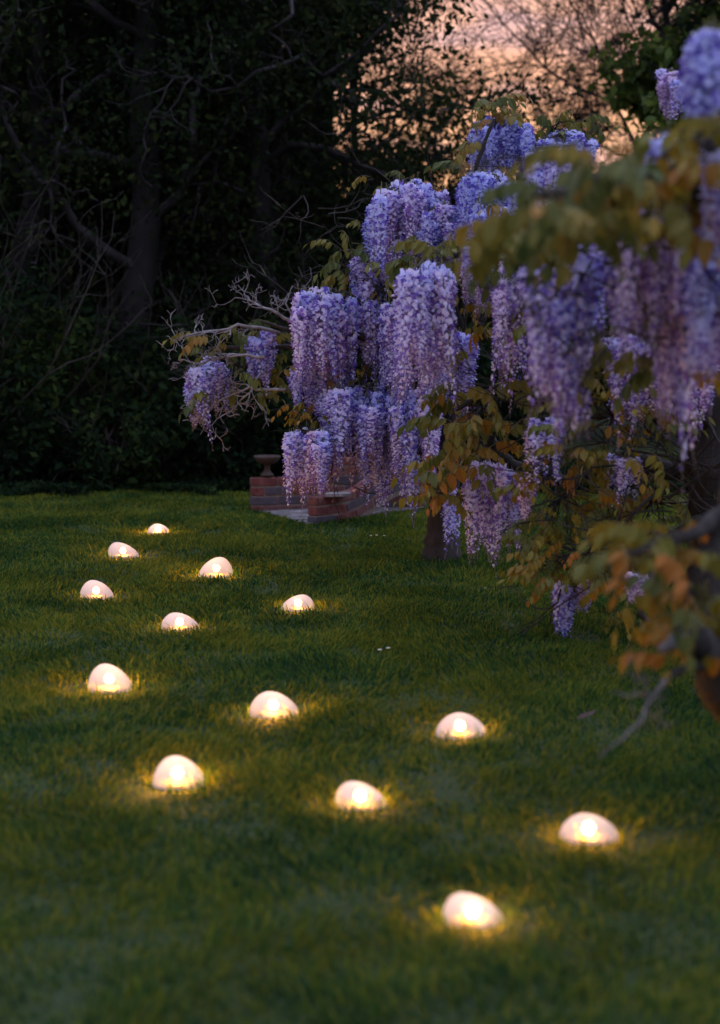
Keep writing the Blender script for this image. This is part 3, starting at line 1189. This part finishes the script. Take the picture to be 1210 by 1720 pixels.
B, Lv = W.bloom, W.leaves
B(676, 770, 440, 660, 8.7, .25, 26, (.46, .60), 12)
B(770, 830, 410, 520, 8.9, .25, 10, (.32, .4), 0)
B(700, 745, 560, 700, 9.2, .2, 8, (.40, .45), 0, 1)
B(745, 800, 560, 690, 9.6, .2, 9, (.36, .44), 0)
B(830, 882, 440, 650, 8.6, .25, 14, (.45, .6), 0)
B(780, 872, 765, 938, 9.4, .2, 13, (.42, .52), 8)
B(870, 900, 800, 880, 9.2, .2, 4, (.2, .28), 0)
B(935, 962, 975, 1075, 8.8, .04, 3, (.26, .30), 0)
B(960, 1000, 975, 1020, 8.8, .1, 5, (.13, .16), 0, 2)
B(1052, 1085, 955, 1012, 8.0, .1, 4, (.13, .17), 0, 2)
B(880, 1000, 480, 640, 8.4, .3, 14, (.4, .5), 10)
B(1000, 1130, 560, 720, 8.2, .3, 12, (.4, .5), 0)
B(1100, 1210, 560, 700, 8.0, .3, 10, (.38, .5), 0)
B(1010, 1080, 760, 850, 8.7, .3, 5, (.25, .3), 0, 1)
B(880, 950, 700, 830, 8.6, .2, 6, (.35, .4), 0, 1)
B(1096, 1152, 112, 195, 8.2, .15, 9, (.16, .24), 8, 1)
B(1010, 1100, 330, 480, 7.0, .2, 9, (.34, .44), 0)
B(880, 980, 250, 400, 8.6, .3, 10, (.35, .45), 0)
Lv(745, 870, 640, 730, 9.0, .3, 26, .1)
Lv(715, 780, 760, 840, 9.3, .2, 16, .45)
Lv(770, 850, 690, 790, 9.1, .2, 14, .3)
Lv(690, 760, 800, 830, 9.2, .15, 4, .3)
Lv(780, 830, 480, 600, 9.0, .25, 12, .7, (.6, .9))
Lv(875, 1010, 770, 900, 8.8, .3, 60, .6, (.55, .85))
Lv(890, 1050, 880, 975, 8.7, .3, 56, .6, (.55, .85))
Lv(930, 1130, 620, 780, 8.4, .4, 44, .35, (.7, 1.0))
Lv(1000, 1190, 780, 900, 8.9, .4, 50, .2, (.6, .95))
Lv(1000, 1060, 940, 1040, 8.4, .2, 14, .2, (.6, .9))
Lv(680, 800, 400, 450, 8.9, .2, 16, .1)
Lv(900, 1100, 470, 620, 8.4, .3, 18, .15)
Lv(830, 1000, 330, 470, 8.5, .3, 20, .1)
Lv(1010, 1100, 400, 520, 8.3, .3, 10, .1)
for i in range(90):
    x, y = random.uniform(860, 1210), random.uniform(420, 1000)
    a = at(x, y, 8.8 + random.uniform(-.4, .5))
    spray(W.tw, a, (random.gauss(0, 1), random.gauss(0, .5), random.gauss(0, .6)), random.uniform(.25, .55), .006, 1, .6, .25, W.loc, 4)
for i in range(14):
    x, y = random.uniform(1080, 1200), random.uniform(680, 860)
    spray(W.tw, at(x, y, 8.6), (random.gauss(-.4, 1), random.gauss(0, .4), random.gauss(0, .6)), random.uniform(.4, .6), .011, 2, .6, .28, W.loc, 4)
W.finish()

# ================================================================== near wisteria (trunk just outside the frame)
nb = at(1300, 900, 5.6)
nb = Vector((nb.x, nb.y, gz(nb.x, nb.y)))
W = Wisteria((nb.x, nb.y, nb.z), 'nearest wisteria, blurred, its gnarled branch and leaves entering from the right edge')
W.twm = 'grey_bark'
W.wood('trunk', [nb - Vector((0, 0, .1)), nb, nb + Vector((.02, 0, .5)), nb + Vector((-.05, .05, 1.0)), nb + Vector((0, 0, 1.5)), nb + Vector((-.1, -.2, 2.1))],
       [.17, .13, .11, .11, .09, .07], 14)
W.limb([nb + Vector((0, 0, .28)), at(1225, 1180, 5.0), at(1195, 1110, 4.9), at(1165, 1075, 4.8), at(1150, 1045, 4.8)], .07, .036, 9, 'bark', 'gnarled_branch')
W.limb([at(1165, 1082, 4.8), at(1140, 1072, 4.75), at(1112, 1092, 4.7)], .024, .014, 6, 'grey_bark')
W.limb([at(1185, 1118, 4.85), at(1150, 1122, 4.75), at(1118, 1142, 4.7)], .018, .007, 6)
W.limb([at(1118, 1142, 4.7), at(1095, 1172, 4.66), at(1075, 1215, 4.6), at(1040, 1245, 4.55), at(1005, 1272, 4.55)], .008, .003, 5, 'grey_bark')
for i in range(9):
    spray(W.twl, at(random.uniform(1060, 1120), random.uniform(1150, 1240), 4.65), (random.gauss(-.3, .6), random.gauss(0, .4), random.gauss(-.5, .5)), .09, .003, 1, .7, .35, W.loc, 4, .001)
W.limb([nb + Vector((-.1, -.2, 2.0)), at(1210, 330, 5.0), at(1080, 290, 4.8), at(900, 330, 4.6)], .05, .014)
W.limb([nb + Vector((-.05, 0, 1.6)), at(1220, 420, 5.6), at(1100, 400, 5.7), at(960, 400, 5.9)], .05, .014)
W.limb([nb + Vector((-.1, -.2, 2.0)), at(1230, 200, 5.2), at(1190, 90, 5.0)], .03, .014)
W.limb([nb + Vector((0, 0, 1.0)), at(1220, 860, 5.0), at(1120, 920, 4.9), at(1050, 930, 4.9)], .03, .010)
W.mult = 1.4
B, Lv = W.bloom, W.leaves
B(878, 960, 400, 700, 6.3, .15, 14, (.48, .62), 0)
B(935, 985, 420, 760, 6.2, .15, 9, (.50, .66), 0)
B(955, 1010, 400, 640, 6.5, .2, 9, (.40, .55), 0)
B(1040, 1130, 330, 600, 5.9, .25, 18, (.42, .58), 0)
B(1110, 1160, 400, 740, 5.9, .2, 10, (.46, .6), 0)
B(1140, 1215, 270, 560, 5.6, .3, 18, (.42, .56), 0)
B(1150, 1240, 50, 260, 5.0, .2, 18, (.24, .34), 30)
B(1130, 1230, 250, 380, 5.6, .2, 10, (.35, .45), 0)
B(1020, 1060, 420, 560, 6.2, .2, 6, (.3, .4), 0)
B(1160, 1230, 430, 640, 5.6, .3, 10, (.4, .52), 0)
B(1180, 1240, 250, 420, 5.0, .2, 6, (.3, .42), 0)
Lv(890, 1010, 310, 390, 4.5, .3, 19, .3, (.7, 1.05))
Lv(975, 1100, 250, 335, 4.6, .35, 17, .35, (.7, 1.05))
Lv(1080, 1230, 195, 280, 4.7, .35, 13, .35, (.7, 1.05))
B(1060, 1230, 225, 420, 5.3, .25, 13, (.36, .48), 0)
Lv(1000, 1130, 300, 380, 4.9, .3, 16, .2)
Lv(850, 920, 340, 420, 5.4, .3, 14, .1)
Lv(1150, 1230, 190, 300, 4.8, .3, 14, .3)
Lv(1040, 1220, 880, 940, 4.9, .2, 16, .7, (.7, 1.0))
Lv(1100, 1220, 930, 1060, 4.9, .2, 18, .5, (.7, 1.0))
Lv(1100, 1160, 1040, 1120, 4.9, .15, 5, .8, (.6, .8))
Lv(1000, 1180, 480, 640, 6.2, .3, 16, .2)
Lv(930, 1010, 350, 420, 5.8, .2, 10, .2)
for i in range(50):
    x, y = random.uniform(880, 1230), random.uniform(240, 600)
    spray(W.tw, at(x, y, 5.6 + random.uniform(-.5, .5)), (random.gauss(0, 1), random.gauss(0, .5), random.gauss(0, .6)), random.uniform(.2, .4), .005, 1, .6, .25, W.loc, 4)
W.finish()


# ------------------------------------------------------------------ trees behind the lawn
def leaf_cloud(pts, size, seed, flat=0.0):
    rs = np.random.RandomState(seed)
    n = len(pts)
    a = rs.normal(size=(n, 3))
    a /= np.linalg.norm(a, axis=1)[:, None]
    b = rs.normal(size=(n, 3))
    b -= a * (a * b).sum(1)[:, None]
    b /= np.linalg.norm(b, axis=1)[:, None]
    s = size * rs.uniform(.6, 1.3, n)[:, None]
    V = np.zeros((n, 4, 3))
    V[:, 0] = pts - a * s
    V[:, 1] = pts + b * s * .55 - a * s * .1
    V[:, 2] = pts + a * s
    V[:, 3] = pts - b * s * .55 - a * s * .1
    F = np.arange(n * 4).reshape(n, 4)
    return V.reshape(-1, 3), F


def tree(name, base, height, radius, label, cat, group, leaves=22000, lsize=.05, leafmat='tree_leaf', trunk_r=.2, first=0.22, limbs=9, depth=3,
         bare=0.0, seed=0, crown_low=.1, spread=1.0, cluster=.28, wig=.22, leanx=0.0, barkmat='oak_bark', droop=0.0):
    st = random.getstate()
    random.seed(seed)
    base = Vector(base)
    root = empty(name, base)
    tag(root, label, cat, group)
    # trunk
    top = Vector((leanx, random.uniform(-.3, .3), height * .82))
    tr = rough_line((0, 0, -.25), top, 12, .05)
    trad = [trunk_r * (1 - .82 * (i / 12)) for i in range(13)]
    trad[0] *= 1.35
    mb = MB()
    mb.tube(tr, trad, 10)
    mb.build('trunk', M[barkmat], root)
    tips = []
    for li in range(limbs):
        t = first + (0.95 - first) * (li + random.random() * .6) / limbs
        i = min(11, int(t * 12))
        p = tr[i].lerp(tr[i + 1], t * 12 - i)
        az = li * 2.4 + random.uniform(-.4, .4)
        el = random.uniform(-.05, .55) + .5 * t - droop
        dv = Vector((math.cos(az) * math.cos(el), math.sin(az) * math.cos(el), math.sin(el)))
        L = radius * spread * random.uniform(.75, 1.1) * (1.05 - .45 * max(0, t - .3))
        mb = MB()

        def grow(p, d, L, r, dep):
            n = 6
            pts, rad = [p.copy()], [r]
            for i in range(n):
                d = (d + Vector((random.gauss(0, wig), random.gauss(0, wig), random.gauss(0, wig) + .03))).normalized()
                p = p + d * (L / n)
                pts.append(p.copy())
                rad.append(max(.004 if not bare else .005, r * (1 - .7 * (i + 1) / n)))
            mb.tube(pts, rad, 6 if dep == depth else (4 if dep > 0 else 3), cap=False)
            if dep == 0:
                tips.extend(pts[1:])
                return
            if dep == 1:
                tips.extend(pts[3:])
            for _ in range(random.randint(3, 5) if not bare else random.randint(5, 6)):
                j = random.randint(1, n)
                dd = (d + Vector((random.gauss(0, .75), random.gauss(0, .75), random.gauss(0, .6)))).normalized()
                grow(pts[j], dd, L * random.uniform(.42, .68), r * .5, dep - 1)
        grow(p, dv, L, trunk_r * (.34 - .15 * t), depth)
        mb.build('limb', M['oak_limb_bark' if not bare else barkmat], root)
    if leaves and tips:
        T = np.array([tuple(t) for t in tips])
        rs = np.random.RandomState(seed + 5)
        sel = T[rs.randint(0, len(T), leaves)] + rs.normal(0, cluster, (leaves, 3)) * np.array([1.25, 1.25, .42])
        # gaps: thin out with a noise field so that light and dark clumps remain
        q = np.array([noise.noise(Vector((a * .9 + seed, b * .9, c * .9))) for a, b, c in sel])
        sel = sel[q > -0.12 - .3 * (1 - bare)]
        sel = sel[sel[:, 2] > crown_low]
        V, F = leaf_cloud(sel, lsize, seed)
        o = link_mesh('crown', np_mesh('crown', V, F, 4, [M[leafmat]]), root)
        o['kind'] = 'stuff'
    random.setstate(st)
    return root


def place(px, d):
    p = at(px, 520, d)
    return (p.x, p.y, gz(p.x, p.y) if abs(p.x) < 40 else 0)


G = 'dark trees beyond the lawn'
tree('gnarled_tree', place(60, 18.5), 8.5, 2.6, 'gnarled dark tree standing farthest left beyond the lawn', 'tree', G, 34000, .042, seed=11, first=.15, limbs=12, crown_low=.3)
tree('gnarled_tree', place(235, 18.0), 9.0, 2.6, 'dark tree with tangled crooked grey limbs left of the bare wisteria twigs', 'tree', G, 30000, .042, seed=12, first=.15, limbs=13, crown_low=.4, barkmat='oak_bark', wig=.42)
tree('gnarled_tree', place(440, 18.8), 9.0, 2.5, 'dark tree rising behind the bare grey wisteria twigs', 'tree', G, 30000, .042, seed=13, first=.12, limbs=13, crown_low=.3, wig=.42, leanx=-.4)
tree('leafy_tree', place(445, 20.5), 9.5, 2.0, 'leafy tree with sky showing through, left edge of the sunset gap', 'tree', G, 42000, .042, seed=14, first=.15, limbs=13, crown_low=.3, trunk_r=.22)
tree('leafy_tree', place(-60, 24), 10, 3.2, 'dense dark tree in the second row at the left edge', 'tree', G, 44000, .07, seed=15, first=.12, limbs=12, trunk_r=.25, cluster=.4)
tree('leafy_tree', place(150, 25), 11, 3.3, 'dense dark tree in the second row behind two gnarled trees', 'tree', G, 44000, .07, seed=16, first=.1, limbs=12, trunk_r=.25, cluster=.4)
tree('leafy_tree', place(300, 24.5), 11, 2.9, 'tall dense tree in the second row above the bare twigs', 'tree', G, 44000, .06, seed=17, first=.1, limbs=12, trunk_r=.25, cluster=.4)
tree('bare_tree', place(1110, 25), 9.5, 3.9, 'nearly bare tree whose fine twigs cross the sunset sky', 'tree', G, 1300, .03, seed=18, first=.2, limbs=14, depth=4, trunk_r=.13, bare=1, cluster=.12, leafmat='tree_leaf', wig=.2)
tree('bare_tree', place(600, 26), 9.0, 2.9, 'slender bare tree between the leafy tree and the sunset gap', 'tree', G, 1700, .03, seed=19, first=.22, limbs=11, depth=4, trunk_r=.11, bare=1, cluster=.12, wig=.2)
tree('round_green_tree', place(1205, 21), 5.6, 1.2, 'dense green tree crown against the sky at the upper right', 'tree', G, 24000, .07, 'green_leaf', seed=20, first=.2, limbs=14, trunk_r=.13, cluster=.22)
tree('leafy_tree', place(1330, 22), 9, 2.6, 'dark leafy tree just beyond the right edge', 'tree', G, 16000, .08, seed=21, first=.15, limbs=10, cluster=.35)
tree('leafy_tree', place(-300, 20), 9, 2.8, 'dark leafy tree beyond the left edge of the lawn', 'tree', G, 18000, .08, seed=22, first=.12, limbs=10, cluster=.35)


def hedge(px0, px1, d, h, depth, label, n, lsize, mat, seed, cat='hedge', name='hedge'):
    rs = np.random.RandomState(seed)
    a, b = at(px0, 520, d), at(px1, 520, d)
    wx = b.x - a.x
    root = empty(name, ((a.x + b.x) / 2, a.y, 0))
    tag(root, label, cat)
    x = rs.uniform(-wx / 2, wx / 2, n)
    top = np.array([h * (1 + .16 * noise.noise(Vector((v * .5, seed, 0))) + .07 * noise.noise(Vector((v * 2.2, seed, 3)))) for v in x])
    # mostly on the faces of the hedge
    face = rs.rand(n)
    y = np.where(face < .5, -depth / 2 + np.abs(rs.normal(0, .18, n)), rs.uniform(-depth / 2, depth / 2, n))
    z = np.where(face < .5, rs.uniform(0, 1, n) * top, top + rs.normal(0, .1, n))
    bump = np.array([noise.noise(Vector((u * .9, w * .9, seed))) for u, w in zip(x, z)])
    y += bump * .5
    V, F = leaf_cloud(np.stack([x, y, z], 1), lsize, seed)
    o = link_mesh('foliage', np_mesh('foliage', V, F, 4, [M[mat]]), root)
    o['kind'] = 'stuff'
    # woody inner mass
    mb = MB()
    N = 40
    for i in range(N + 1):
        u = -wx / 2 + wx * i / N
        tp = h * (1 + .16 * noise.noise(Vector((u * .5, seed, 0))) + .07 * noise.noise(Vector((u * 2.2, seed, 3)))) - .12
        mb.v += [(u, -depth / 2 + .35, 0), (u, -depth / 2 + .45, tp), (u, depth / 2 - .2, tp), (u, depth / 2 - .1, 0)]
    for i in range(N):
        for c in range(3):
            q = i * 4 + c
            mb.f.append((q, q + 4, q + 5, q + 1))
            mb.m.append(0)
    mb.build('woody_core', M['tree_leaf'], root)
    return root


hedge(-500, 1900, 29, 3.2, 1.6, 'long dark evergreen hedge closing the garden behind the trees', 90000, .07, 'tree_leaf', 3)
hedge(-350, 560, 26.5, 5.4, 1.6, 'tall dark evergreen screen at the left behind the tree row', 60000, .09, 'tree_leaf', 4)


def shrub(px, d, w, h, label, n, seed, lsize=.045):
    rs = np.random.RandomState(seed)
    x, y, z = place(px, d)
    root = empty('shrub', (x, y, z))
    tag(root, label, 'shrub', 'dark shrubs along the far edge of the lawn')
    c = []
    mb = MB()
    st = random.getstate()
    random.seed(seed)
    for i in range(9):
        a = random.uniform(0, 6.28)
        spray(mb, (random.uniform(-.1, .1), random.uniform(-.1, .1), -.05), (math.cos(a) * w * .6, math.sin(a) * w * .5, h), h * .9, .016, 2, .5, .2, minr=.003)
    mb.build('stems', M['bark'], root)
    random.setstate(st)
    v = rs.normal(size=(n, 3))
    v /= np.linalg.norm(v, axis=1)[:, None]
    r = rs.uniform(.55, 1, n) ** .6
    v *= r[:, None]
    nz = np.array([noise.noise(Vector((a * 2.1 + seed, b * 2.1, cc * 2.1))) for a, b, cc in v])
    v *= (1 + .45 * nz)[:, None]
    v = v[nz > -.22]
    P = np.stack([v[:, 0] * w / 2, v[:, 1] * w / 2 * .8, (v[:, 2] * .55 + .5) * h], 1)
    P = P[P[:, 2] > .01]
    V, F = leaf_cloud(P, lsize, seed)
    o = link_mesh('foliage', np_mesh('foliage', V, F, 4, [M['shrub_leaf']]), root)
    o['kind'] = 'stuff'


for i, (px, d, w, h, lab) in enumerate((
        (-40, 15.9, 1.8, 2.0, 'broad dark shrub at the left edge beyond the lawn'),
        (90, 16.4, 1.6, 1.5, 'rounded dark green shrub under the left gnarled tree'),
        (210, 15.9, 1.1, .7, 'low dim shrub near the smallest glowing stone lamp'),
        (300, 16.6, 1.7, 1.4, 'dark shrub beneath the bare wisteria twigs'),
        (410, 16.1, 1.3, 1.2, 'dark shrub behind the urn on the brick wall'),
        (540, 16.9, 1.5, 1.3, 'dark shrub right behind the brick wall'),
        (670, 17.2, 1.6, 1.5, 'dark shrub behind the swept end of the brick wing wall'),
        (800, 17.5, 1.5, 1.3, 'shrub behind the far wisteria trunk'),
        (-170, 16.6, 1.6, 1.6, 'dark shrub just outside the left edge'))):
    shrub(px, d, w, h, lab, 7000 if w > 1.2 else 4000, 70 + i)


# low dark leaves added in place of canopy shade along the far lawn edge
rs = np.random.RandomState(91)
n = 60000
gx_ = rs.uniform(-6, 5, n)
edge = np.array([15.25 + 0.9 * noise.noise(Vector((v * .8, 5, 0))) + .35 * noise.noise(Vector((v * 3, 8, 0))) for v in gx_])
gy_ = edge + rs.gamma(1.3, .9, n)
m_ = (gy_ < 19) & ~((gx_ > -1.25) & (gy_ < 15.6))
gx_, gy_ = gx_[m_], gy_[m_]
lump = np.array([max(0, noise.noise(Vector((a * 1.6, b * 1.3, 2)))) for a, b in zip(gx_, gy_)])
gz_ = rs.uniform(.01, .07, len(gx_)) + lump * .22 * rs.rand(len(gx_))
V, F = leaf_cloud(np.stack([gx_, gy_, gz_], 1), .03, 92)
o = link_mesh('shade_leaves', np_mesh('shade_leaves', V, F, 4, [M['shrub_leaf']]))
tag(o, 'low dark leaves standing in for tree shade at the far lawn edge', 'ground cover', kind='stuff')

# ------------------------------------------------------------------ small things in the lawn
def daisy_parts():
    hd = MB()
    for i in range(11):
        a = 2 * math.pi * i / 11
        u = Vector((math.cos(a), math.sin(a), .25))
        s = Vector((-math.sin(a), math.cos(a), 0))
        hd.face([u * .003, u * .007 + s * .0022, u * .012, u * .007 - s * .0022])
    st = MB()
    st.tube([(0, 0, -.045), (.002, 0, -.02), (0, 0, 0)], [.0008] * 3, 4)
    ey = uv_ball(8, 5, lambda u: Vector((u.x * .0035, u.y * .0035, u.z * .002 + .001)))
    return hd.mesh('petals', [M['daisy']]), st.mesh('stalk', [M['stalk']]), ey.mesh('eye', [M['daisy_eye']])


dp = daisy_parts()
for (px, py, lab) in ((623, 911, 'leftmost tiny white daisy of the row of three below the brick wing wall'),
                      (633, 910, 'middle tiny white daisy of the row of three below the brick wing wall'),
                      (646, 911, 'rightmost tiny white daisy of the row of three below the brick wing wall'),
                      (638, 1108, 'left tiny white daisy of the pair in the middle of the lawn'),
                      (652, 1105, 'right tiny white daisy of the pair in the middle of the lawn'),
                      (815, 1001, 'lone tiny white daisy on the lawn below the hanging pink-lilac flowers')):
    p, d = ground_at(px, py)
    e = empty('daisy', (p.x, p.y, p.z + .045))
    tag(e, lab, 'daisy', 'white daisies dotted in the lawn')
    for nm, me in zip(('petals', 'stalk', 'eye'), dp):
        link_mesh(nm, me, e)
p, d = ground_at(985, 1228)
fl = MB()
fl.face([(0, 0, 0), (.03, .012, .012), (.075, .008, .006), (.10, 0, .018), (.07, -.014, .01), (.03, -.014, .006)])
o = fl.build('fallen_leaf', M['terracotta'], loc=(p.x - .04, p.y, p.z + .045), rot=(.1, -.1, .5), smooth=False)
tag(o, 'single dry curled leaf lying on the lawn below the near wisteria', 'leaf')
